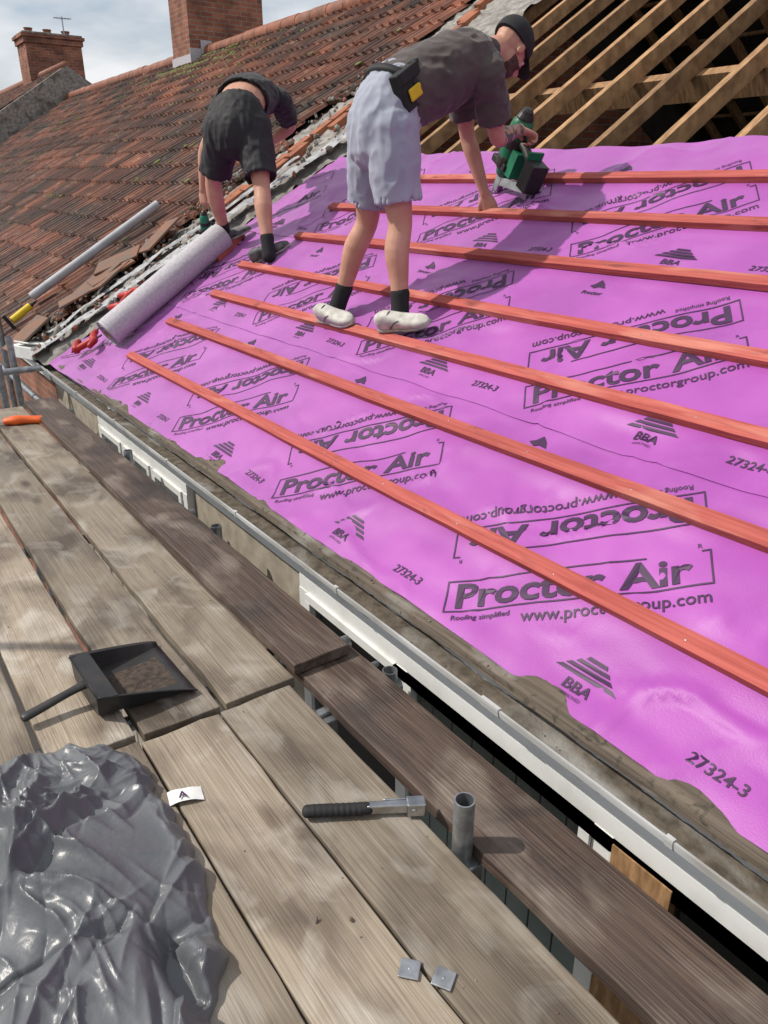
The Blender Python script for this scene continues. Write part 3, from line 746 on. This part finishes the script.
def clamp(p,ang):
    c=empty("bar_clamp"); F=RM@Matrix.Rotation(ang,3,'Z'); p=V(p)
    b=B(); b.box(p,(.26,.018,.008),F); b.make("bar",m_rubber,c)
    b=B()
    for s_ in (-.09,.06): 
        b.tube([p+F@V((s_,.0,.0)),p+F@V((s_,.06,.01)),p+F@V((s_+.015,.10,.01))],[.032,.026,.02])
    b.tube([p+F@V((-.09,0,.0)),p+F@V((.06,0,.0))],[.022,.026])
    b.tube([p+F@V((.06,-.01,0)),p+F@V((.08,-.06,.01)),p+F@V((.05,-.11,.01))],[.030,.024,.02]); b.make("jaws",m_red,c,smooth=True)
clamp(R(.62,5.82,.11),.6); clamp(R(.18,5.70,.07),-.5)
wb=empty("fixing_box"); b=B(); b.box((1.20,6.50,.20),(.20,.26,.10),Matrix.Rotation(.4,3,'Z')); b.make("carton",m_paper,wb,bevel=.008)
b=B(); b.box((1.17,6.46,.265),(.13,.18,.012),Matrix.Rotation(.4,3,'Z')@Matrix.Rotation(.3,3,'Y')); b.make("lid",m_paper,wb,bevel=.003)
sgt=empty("sealant_gun"); b=B(); b.cyl(R(.0,7.28,.15),R(.20,7.30,.15),.030); b.make("cartridge",m_yellow,sgt,smooth=True,angle=40)
b=B(); b.cyl(R(.20,7.30,.15),R(.28,7.31,.15),.02,r2=.006); b.box(R(-.03,7.27,.16),(.03,.05,.14),RM); b.make("frame",m_black,sgt,bevel=.003)

# ---------------------------------------------------------------- grey plastic bag, creased
b=B(); nx=300; ny=380; vs=[];fs=[]
def xr(Y):
    pts=[(.3,.16),(.75,.20),(.88,.25),(1.02,.335),(1.31,.385),(1.55,.39),(1.74,.34),(1.86,.20)]
    for (a,xa),(c,xc) in zip(pts[:-1],pts[1:]):
        if Y<=c: f=(Y-a)/(c-a); f=f*f*(3-2*f); return xa+(xc-xa)*f
    return pts[-1][1]
rs=random.Random(11); creases=[]
hubs=[(.05,1.35),(.22,1.12),(-.05,.95),(.28,1.55),(.12,.72),(.0,1.6)]
for i in range(56):
    hx,hy=rs.choice(hubs); a=rs.uniform(0,math.pi*2); L=rs.uniform(.12,.5); o0=rs.uniform(0,.05); sg=rs.choice([1,1,-1])
    creases.append((hx+math.cos(a)*o0,hy+math.sin(a)*o0,math.cos(a),math.sin(a),L,sg*rs.uniform(.012,.034),rs.uniform(.010,.026),rs.uniform(-.5,.5)))
for i in range(330):
    hx,hy=rs.uniform(-.35,.38),rs.uniform(.4,1.78); a=rs.gauss(1.9,.9); L=rs.uniform(.04,.22); sg=rs.choice([1,1,-1])
    creases.append((hx,hy,math.cos(a),math.sin(a),L,sg*rs.uniform(.004,.013),rs.uniform(.004,.011),rs.uniform(-1.5,1.5)))
# spatial bins for speed
bins={}
for c in creases:
    x0,x1=sorted((c[0]-.05*c[2],c[0]+c[2]*(c[4]+.05))); y0,y1=sorted((c[1]-.05*c[3],c[1]+c[3]*(c[4]+.05)))
    for bx in range(int((x0-.14)*10+100),int((x1+.14)*10+101)):
        for by in range(int((y0-.14)*10+100),int((y1+.14)*10+101)): bins.setdefault((bx,by),[]).append(c)
def hb(X,Y,e):
    wx=X+.03*noise.noise(V((X*5,Y*5,1))); wy=Y+.03*noise.noise(V((X*5,Y*5,8)))
    h=0
    for (hx,hy,cx,cy,L,a,w_,cv) in bins.get((int(wx*10+100),int(wy*10+100)),()):
        dx=wx-hx;dy=wy-hy; s=dx*cx+dy*cy
        if s<-.04 or s>L+.04: continue
        d=abs(-dx*cy+dy*cx - cv*s*(L-s)*.6)
        if d>w_*4: continue
        tp=sstep(-.04,.03,s)*sstep(L+.04,L*.4,s)
        h+=a*math.exp(-d/w_)*tp
    big=.04*(1+noise.noise(V((X*3.5,Y*3.5,4))))+.045*math.exp(-((X+.02)**2+(Y-.95)**2)/.09)+.045*math.exp(-((X-.12)**2/.03+(Y-1.42)**2/.06))
    hole=-.13*math.exp(-(((X-.245)/.022)**2+((Y-1.02)/.065)**2))
    return max(.003, (h+big)*min(1,e)**.5+hole*min(1,e*2))
for j in range(ny+1):
    Y=.25+1.58*j/ny
    for i in range(nx+1):
        f=i/nx; x1=xr(Y)+.035*noise.noise(V((Y*7,0,0)))+.014*noise.noise(V((Y*24,0,0))); X=-.5+(x1+.5)*f
        e=min((1-f)*(x1+.5)/.04,(1.83-Y)/.05); e=max(0,e)
        vs.append((X,Y+(.05*noise.noise(V((X*6,3,0)))+.018*noise.noise(V((X*20,3,0))))*(j/ny)**3,.003+hb(X,Y,e)))
for j in range(ny):
    for i in range(nx): q=j*(nx+1)+i; fs.append((q,q+1,q+nx+2,q+nx+1))
b.add(vs,fs); bag=b.make("plastic_rubble_bag",m_bag,None,smooth=True)

# ---------------------------------------------------------------- people
def frame(f,u):
    f=V(f).normalized(); u=V(u); u=(u-f*u.dot(f)).normalized(); l=u.cross(f); return Matrix((f,l,u)).transposed()
def leg(b,h,k,a,back,s=1.0):
    h=V(h);k=V(k);a=V(a);bk=V(back).normalized()
    b.tube([h,h.lerp(k,.35),h.lerp(k,.75),k,k.lerp(a,.28)+bk*.016,k.lerp(a,.6)+bk*.006,a.lerp(k,.08),a-(k-a).normalized()*.03],[.088*s,.082*s,.064*s,.055*s,.058*s,.046*s,.036*s,.036*s],n=18)
def arm(b,s_,e,w_,k=1.0):
    s_=V(s_);e=V(e);w_=V(w_)
    b.tube([s_,s_.lerp(e,.3),s_.lerp(e,.7),e,e.lerp(w_,.25),e.lerp(w_,.6),w_],[.056*k,.052*k,.044*k,.039*k,.042*k,.035*k,(.029*k,.025*k)],n=16)
def hand(b,w_,fwd,pn,curl,thumb_side,spread=.012):
    F=frame(fwd,V(pn)*-1); w_=V(w_); P=lambda x,y,z:w_+F@V((x,y,z))
    b.tube([P(-.01,0,0),P(.03,0,0),P(.07,0,-.002),P(.088,0,-.003)],[(.026,.018),(.036,.016),(.041,.014),(.038,.011)],side=F@V((0,1,0)),n=16)
    L=[.070,.078,.073,.058]; ys=[.030,.010,-.010,-.029]
    for i in range(4):
        y=ys[i]*thumb_side; p=P(.080,y,-.002); a=0; pts=[P(.060,y*.9,-.002),p]; q=V((.080,y,-.002))
        for sgm,fr in enumerate((.45,.31,.24)):
            a+=curl[i][sgm]; q=q+V((math.cos(a)*L[i]*fr, y*.12*fr, -math.sin(a)*L[i]*fr)); pts.append(w_+F@q)
        b.tube(pts,[.0095,.0095,.0088,.0080,.0068],n=10,sub=2)
    ts=thumb_side
    b.tube([P(.015,.022*ts,-.004),P(.042,.046*ts,-.014),P(.068,.058*ts,-.026),P(.090,.056*ts,-.038)],[.015,.0125,.0105,.0085],n=10,sub=2)
def head(b,c,F):
    P=lambda x,y,z:V(c)+F@V((x,y,z))
    b.ell(P(-.008,0,.028),F,(.098,.076,.092)); b.ell(P(.018,0,-.02),F,(.074,.066,.085)); b.ell(P(.042,0,-.078),F,(.046,.046,.036))
    b.ell(P(.020,0,-.06),F,(.055,.056,.045)); b.ell(P(.076,0,.030),F,(.018,.052,.014))
    b.tube([P(.083,0,.018),P(.102,0,-.012),P(.110,0,-.028),P(.088,0,-.038)],[.009,.011,.0145,.010],n=10)
    for s_ in(-1,1):
        b.ell(P(-.004,.078*s_,-.008),F@Matrix.Rotation(.25*s_,3,'Z'),(.019,.009,.031)); b.ell(P(.060,.040*s_,-.030),F,(.022,.018,.020))
        b.ell(P(.096,.014*s_,-.030),F,(.009,.008,.007))
    b.ell(P(.084,0,-.058),F,(.012,.024,.006)); b.ell(P(.080,0,-.068),F,(.013,.021,.006))
def face_parts(c,F,par):
    P=lambda x,y,z:V(c)+F@V((x,y,z))
    b=B()
    for s_ in(-1,1):
        b.ell(P(.076,.031*s_,.004),F,(.0125,.0135,.010),0); b.ell(P(.0865,.031*s_,.003),F,(.004,.0055,.0055),1)
        b.tube([P(.090,.015*s_,.022),P(.090,.032*s_,.027),P(.078,.050*s_,.020)],[.004,.0045,.003],m=3,n=8)
        b.tube([P(.088,.020*s_,.009),P(.089,.032*s_,.012),P(.080,.043*s_,.006)],[.003,.0035,.003],m=4,n=8)
    b.ell(P(.0925,0,-.063),F,(.006,.022,.0035),2)
    b.make("face_features",[m_eye,m_iris,m_lip,m_beard,m_skin],par,smooth=True)
def shoe(heel,fwd,up,par,mu,ms,L=.285,name="shoe"):
    F=frame(fwd,up); P=lambda x,y,z:V(heel)+F@V((x,y,z))
    def loft(secs,m):
        vs=[];fs=[];n=16
        for x,w2,z0,z1 in secs:
            for k in range(n):
                a=2*math.pi*k/n; ca,sa=math.cos(a),math.sin(a)
                cy=math.copysign(abs(ca)**.7,ca)*w2; cz=(z0+z1)/2+math.copysign(abs(sa)**.75,sa)*(z1-z0)/2
                vs.append(P(x*L,cy,cz))
        for i in range(len(secs)-1):
            for k in range(n): k2=(k+1)%n; fs.append((i*n+k,i*n+k2,(i+1)*n+k2,(i+1)*n+k))
        fs+=[tuple(range(n))[::-1],tuple(range((len(secs)-1)*n,len(secs)*n))]
        b.add(vs,fs,m)
    b=B()
    loft([(0.0,.012,.03,.07),(.02,.028,.012,.088),(.10,.036,.010,.098),(.22,.038,.010,.100),(.34,.037,.010,.090),(.50,.040,.010,.072),(.65,.045,.010,.060),(.80,.045,.010,.052),(.92,.034,.010,.044),(.985,.018,.014,.034),(1.0,.006,.018,.028)],0)
    loft([(-.02,.014,.004,.024),(.0,.030,0,.028),(.10,.038,0,.028),(.35,.036,0,.024),(.6,.046,0,.022),(.8,.047,0,.022),(.93,.036,.003,.022),(1.01,.016,.008,.020)],1)
    for i in range(5):
        x=.30+i*.065; z=.093-.0125*i*1.05
        b.tube([P(x*L,-.020,z-.006),P((x+.015)*L,0,z+.002),P(x*L,.020,z-.006)],[.003,.003,.003],n=6,m=2)
    for s_ in(-1,1): b.tube([P(.30*L,s_*.0385,.028),P(.42*L,s_*.038,.055),P(.52*L,s_*.033,.064)],[(.002,.005),(.002,.004),(.002,.003)],side=F@V((0,1,0)),n=8,m=2)
    b.make(name,[mu,ms,m_shoeG],par,smooth=True,angle=60)
def wrinkle(amp,sx,sy,sz,seed):
    def f(c):
        wv=V((c.x*sx,c.y*sy,c.z*sz+seed)); 
        a=noise.noise(wv+V((seed,0,0))); r=1-abs(noise.noise(wv*1.7+V((0,seed,0))))*2.2
        r2=1-abs(noise.noise(V((c.x*22+c.z*8,c.y*22,c.z*14-c.x*6+seed))))*2.2
        return amp*(.5*a+.6*r+.26*r2)
    return f
def nail_gun(tip,top,hd,par_name="nail_gun",s=1.0):
    tip=V(tip);top=V(top); z=(top-tip).normalized(); x=-V(hd); x=x-z*x.dot(z); x.normalize(); y=z.cross(x); F=Matrix((x,y,z)).transposed()
    g=empty(par_name); P=lambda a,c,d: tip+F@(V((a,c,d))*s)
    b=B(); b.tube([P(0,0,.09),P(0,0,.14),P(0,0,.22),P(0,0,.28),P(0,0,.31)],[.034*s,.046*s,.048*s,.044*s,.030*s],n=18); b.box(P(-.05,0,.15),(.06*s,.060*s,.10*s),F)
    b.make("motor_housing",m_green,g,smooth=True,angle=45)
    b=B(); b.tube([P(.0,0,.235),P(-.07,0,.225),P(-.13,0,.20),P(-.15,0,.19)],[(.022*s,.020*s),(.018*s,.016*s),(.018*s,.017*s),(.024*s,.024*s)],n=12)
    b.box(P(-.175,0,.165),(.065*s,.075*s,.11*s),F); b.tube([P(0,0,.305),P(0,0,.325)],[.036*s,.026*s],n=16); b.box(P(.01,0,.12),(.10*s,.08*s,.03*s),F)
    b.tube([P(0,0,.195),P(0,0,.225)],[.0495*s,.0495*s],n=18,sub=1); b.tube([P(0,0,.125),P(0,0,.15)],[.049*s,.049*s],n=18,sub=1)
    b.make("grip_and_battery",m_black,g,bevel=.006)
    b=B(); b.box(P(-.145,0,.222),(.012*s,.07*s,.05*s),F); b.make("green_trim",m_green,g,bevel=.003)
    b=B(); b.box(P(-.10,0,.085),(.20*s,.026*s,.035*s),F@Matrix.Rotation(.35,3,'Y')); b.cyl(P(0,0,0),P(0,0,.10),.012*s); b.box(P(0,0,.05),(.035*s,.03*s,.08*s),F); b.make("magazine_and_nose",m_chrome,g,bevel=.003)
    return P

def person(cfg):
    g=cfg['root']; side=V(cfg['left']).normalized(); bk=V(cfg['back'])
    b=B()
    T=cfg['torso']
    b.tube([p for p,_ in T],[(r[0]-.012,r[1]-.012) for _,r in T],side=side,n=24)
    for L_ in cfg['legs']: leg(b,*L_,bk)
    for a_ in cfg['arms']: arm(b,*a_,cfg.get('armk',1))
    b.tube([cfg['neck0'],cfg['neck1']],[.062,.056],n=16)
    for a_ in cfg['arms']: b.tube([V(cfg['neck0']),V(a_[0])],[.055,.056],n=14)
    HF=frame(*cfg['headf']); head(b,cfg['head'],HF)
    for h_ in cfg['hands']: hand(b,*h_)
    def asg(c):
        l=HF.transposed()@(c-V(cfg['head']))
        if l.length<.16:
            if cfg['beard'] and l.x>.0 and l.z<-.035 and not(l.x>.06 and abs(l.y)<.02 and l.z>-.055): return 2
            if cfg['hair'] and (l.z>.035 or l.x<-.03) and l.z>-.06 and not (l.x>.055 and l.z<.07): return 2
        if cfg.get('tattoo'):
            p,q=cfg['tattoo']; d=(q-p); t_=max(0,min(1,(c-p).dot(d)/d.length_squared)); 
            if 0.02<t_<.95 and (c-(p+d*t_)).length<.065: return 1
        return 0
    voxel(b,"body",[m_skin,m_tat,m_beard],.0055,g,3,None,asg)
    face_parts(cfg['head'],HF,g)
    b=B(); S=cfg['shirt']
    b.tube([p for p,_ in S],[r for _,r in S],side=side,n=28,hollow0=True)
    for a_ in cfg['arms']:
        s_,e=V(a_[0]),V(a_[1]); k=cfg['sleeve']
        b.tube([V(S[-2][0]).lerp(s_,.55),s_,s_.lerp(e,k*.5),s_.lerp(e,k)],[.085,.076,.074,.074],n=20,hollow=True)
    voxel(b,"tshirt",[cfg['mshirt']],.007,g,3,wrinkle(.011,9,9,12,3))
    b=B(); Q=cfg['short']
    b.tube([p for p,_ in Q],[r for _,r in Q],side=side,n=28)
    for L_ in cfg['legs']:
        h,k=V(L_[0]),V(L_[1]); e=cfg['shortlen']
        b.tube([h+V((0,0,.03)),h.lerp(k,.3),h.lerp(k,.6),h.lerp(k,e)],[.112,.112,.104,.106],n=24,hollow=True)
    voxel(b,"shorts",[cfg['mshort']],.007,g,3,wrinkle(.013,10,10,4,11))
    b=B()
    for L_ in cfg['legs']:
        k,a=V(L_[1]),V(L_[2]); b.tube([a.lerp(k,.22),a.lerp(k,.12),a,a-(k-a).normalized()*.045],[.0465,.0435,.044,.046],n=16)
    b.make("socks",m_sock,g,smooth=True)

gA=empty("roofer")
sR=V((2.62,2.92,1.865)); sL=V((2.72,3.22,1.93)); eR=V((2.77,2.985,1.605)); wR=V((3.03,3.10,1.655)); eL=V((2.85,3.30,1.63)); wL=V((2.945,3.25,1.355))
cfgA=dict(root=gA,left=(.33,.94,0),back=(-1,.3,0),
 torso=[(V((2.17,3.10,1.60)),(.165,.125)),(V((2.24,3.10,1.72)),(.155,.12)),(V((2.38,3.09,1.82)),(.150,.115)),(V((2.53,3.08,1.89)),(.165,.122)),(V((2.66,3.07,1.93)),(.150,.105)),(V((2.72,3.06,1.95)),(.09,.08))],
 legs=[(V((2.20,3.19,1.62)),V((2.25,3.34,1.22)),V((2.15,3.46,.83))),(V((2.16,3.01,1.61)),V((2.20,2.99,1.23)),V((2.18,2.96,.85)))],
 arms=[(sR,eR,wR),(sL,eL,wL)],neck0=V((2.70,3.06,1.95)),neck1=V((2.81,3.045,1.985)),
 head=V((2.865,3.035,1.985)),headf=((.66,.10,-.74),(.72,0,.68)),
 hands=[(wR,(.95,-.10,-.25),(0,0,-1),[(1.1,1.2,.8),(1.2,1.2,.8),(1.2,1.2,.8),(1.2,1.2,.8)],1),
        (wL,(.35,-.25,-.85),(.4,.1,-.5),[(.1,.5,.4),(.1,.55,.4),(.1,.6,.4),(.15,.6,.4)],-1)],
 beard=True,hair=False,tattoo=(eR,wR),
 shirt=[(V((2.235,3.10,1.735)),(.180,.148)),(V((2.33,3.09,1.79)),(.178,.150)),(V((2.45,3.08,1.84)),(.182,.150)),(V((2.58,3.07,1.90)),(.185,.140)),(V((2.68,3.065,1.935)),(.150,.110)),(V((2.735,3.06,1.96)),(.075,.070))],
 sleeve=.72,mshirt=m_shirtA,
 short=[(V((2.16,3.10,1.56)),(.165,.135)),(V((2.18,3.10,1.64)),(.180,.150)),(V((2.23,3.10,1.74)),(.172,.142)),(V((2.26,3.10,1.78)),(.160,.130))],
 shortlen=.74,mshort=m_shortA)
person(cfgA)
NR=V((-SA,0,CA))
shoe(R(.965,3.545,.036),(.06,-1,.04),NR,gA,m_shoeW,m_sole)
shoe(R(.995,3.03,.035),(.30,-.92,.18),NR,gA,m_shoeW,m_sole)
HF=frame(*cfgA['headf']); c=cfgA['head']; P=lambda x,y,z:c+HF@V((x,y,z))
b=B(); b.ell(P(-.010,0,.035),HF,(.109,.087,.096),nu=24,nv=10,vmin=-12)
vs=[];fs=[]
for i in range(9):
    a=math.radians(-62+i*15.5)
    for j,rr in enumerate((0,.4,.8,1)):
        x=.080*math.cos(a)+ rr*.092*(math.cos(a)**.6); y=.082*math.sin(a)*(1-.12*rr); vs.append(P(x,y,.034-.9*(y*y)/.08*.12-.022*rr))
for i in range(8):
    for j in range(3): q=i*4+j; fs.append((q,q+1,q+5,q+4))
b.add(vs,fs); o=b.make("cap",mat("cap_black",(.02,.02,.022),rough=.85),gA,smooth=True,angle=60)
sd=o.modifiers.new("s",'SOLIDIFY'); sd.thickness=.004; sd.offset=1
b=B(); pc=V((2.20,2.945,1.775)); F=frame((.25,-.9,.1),(-.45,0,.85))
b.box(pc,(.055,.14,.15),F); b.box(pc+F@V((.03,0,.055)),(.02,.145,.05),F); b.box(pc+F@V((.036,.0,-.02)),(.012,.09,.05),F,1)
b.box(pc+F@V((.0,.09,.03)),(.04,.04,.10),F); b.make("tool_pouch",[m_rubber,m_yellow],gA,bevel=.01)
b=B(); sv=V((.33,.94,0)); b.tube([V((2.245,3.10,1.765)),V((2.262,3.10,1.79))],[(.186,.155)]*2,side=sv,n=28,sub=1,cap=False); b.make("belt",m_rubber,gA,smooth=True)
nail_gun(V((3.125,3.36,1.365)),V((3.11,3.14,1.74)),(-.1,-.75,0),s=1.32)

gB=empty("roofer")
sR=V((2.92,5.42,1.95)); sL=V((2.60,5.67,1.93)); eR=V((3.10,5.60,1.80)); wR=V((2.98,5.84,1.66)); eL=V((2.46,5.76,1.63)); wL=V((2.44,5.80,1.36))
cfgB=dict(root=gB,left=(-.76,.65,0),back=(-.65,-.76,0),
 torso=[(V((2.44,5.14,1.70)),(.16,.13)),(V((2.48,5.19,1.82)),(.160,.13)),(V((2.56,5.28,1.91)),(.165,.135)),(V((2.68,5.42,1.96)),(.165,.122)),(V((2.78,5.53,1.96)),(.15,.105)),(V((2.83,5.59,1.95)),(.09,.08))],
 legs=[(V((2.39,5.24,1.74)),V((2.36,5.42,1.40)),V((2.475,5.54,1.06))),(V((2.54,5.10,1.73)),V((2.49,4.93,1.37)),V((2.44,4.79,1.0)))],
 arms=[(sR,eR,wR),(sL,eL,wL)],neck0=V((2.80,5.56,1.95)),neck1=V((2.87,5.66,1.91)),
 head=V((2.92,5.73,1.88)),headf=((.35,.45,-.82),(.6,.7,.4)),
 hands=[(wR,(-.3,.5,-.6),(-.8,-.3,0),[(.5,.6,.4)]*4,1),(wL,(-.03,.05,-1),(.9,.3,0),[(.9,1.1,.8)]*4,-1)],
 beard=False,hair=True,
 shirt=[(V((2.560,5.285,1.918)),(.180,.140)),(V((2.62,5.35,1.945)),(.180,.140)),(V((2.70,5.44,1.965)),(.185,.138)),(V((2.77,5.52,1.965)),(.180,.125)),(V((2.82,5.58,1.955)),(.14,.10)),(V((2.85,5.62,1.95)),(.075,.070))],
 sleeve=.70,mshirt=m_shirtB,
 short=[(V((2.45,5.15,1.66)),(.165,.14)),(V((2.455,5.16,1.73)),(.185,.155)),(V((2.47,5.18,1.81)),(.175,.145)),(V((2.485,5.20,1.855)),(.165,.137))],
 shortlen=.80,mshort=m_shortB)
person(cfgB)
shoe(R(1.30,4.93,.012),(.75,-.60,.47),NR,gB,m_shoeG,m_sole)
shoe(V((2.43,5.58,.97)),(.55,-.30,.3),V((-.35,0,1)),gB,m_shoeG,m_sole)
nail_gun(R(1.42,5.93,.03),V((2.44,5.82,1.30)),(.5,-.5,0),s=.75)
b=B(); b.box(R(1.42,5.5,.035),(.30,.05,.05),RM@Matrix.Rotation(.2,3,'Z')); b.box(R(1.40,5.62,.03),(.26,.05,.05),RM@Matrix.Rotation(-.2,3,'Z')); b.make("timber_offcuts",m_batten,None,bevel=.003)
print("done")
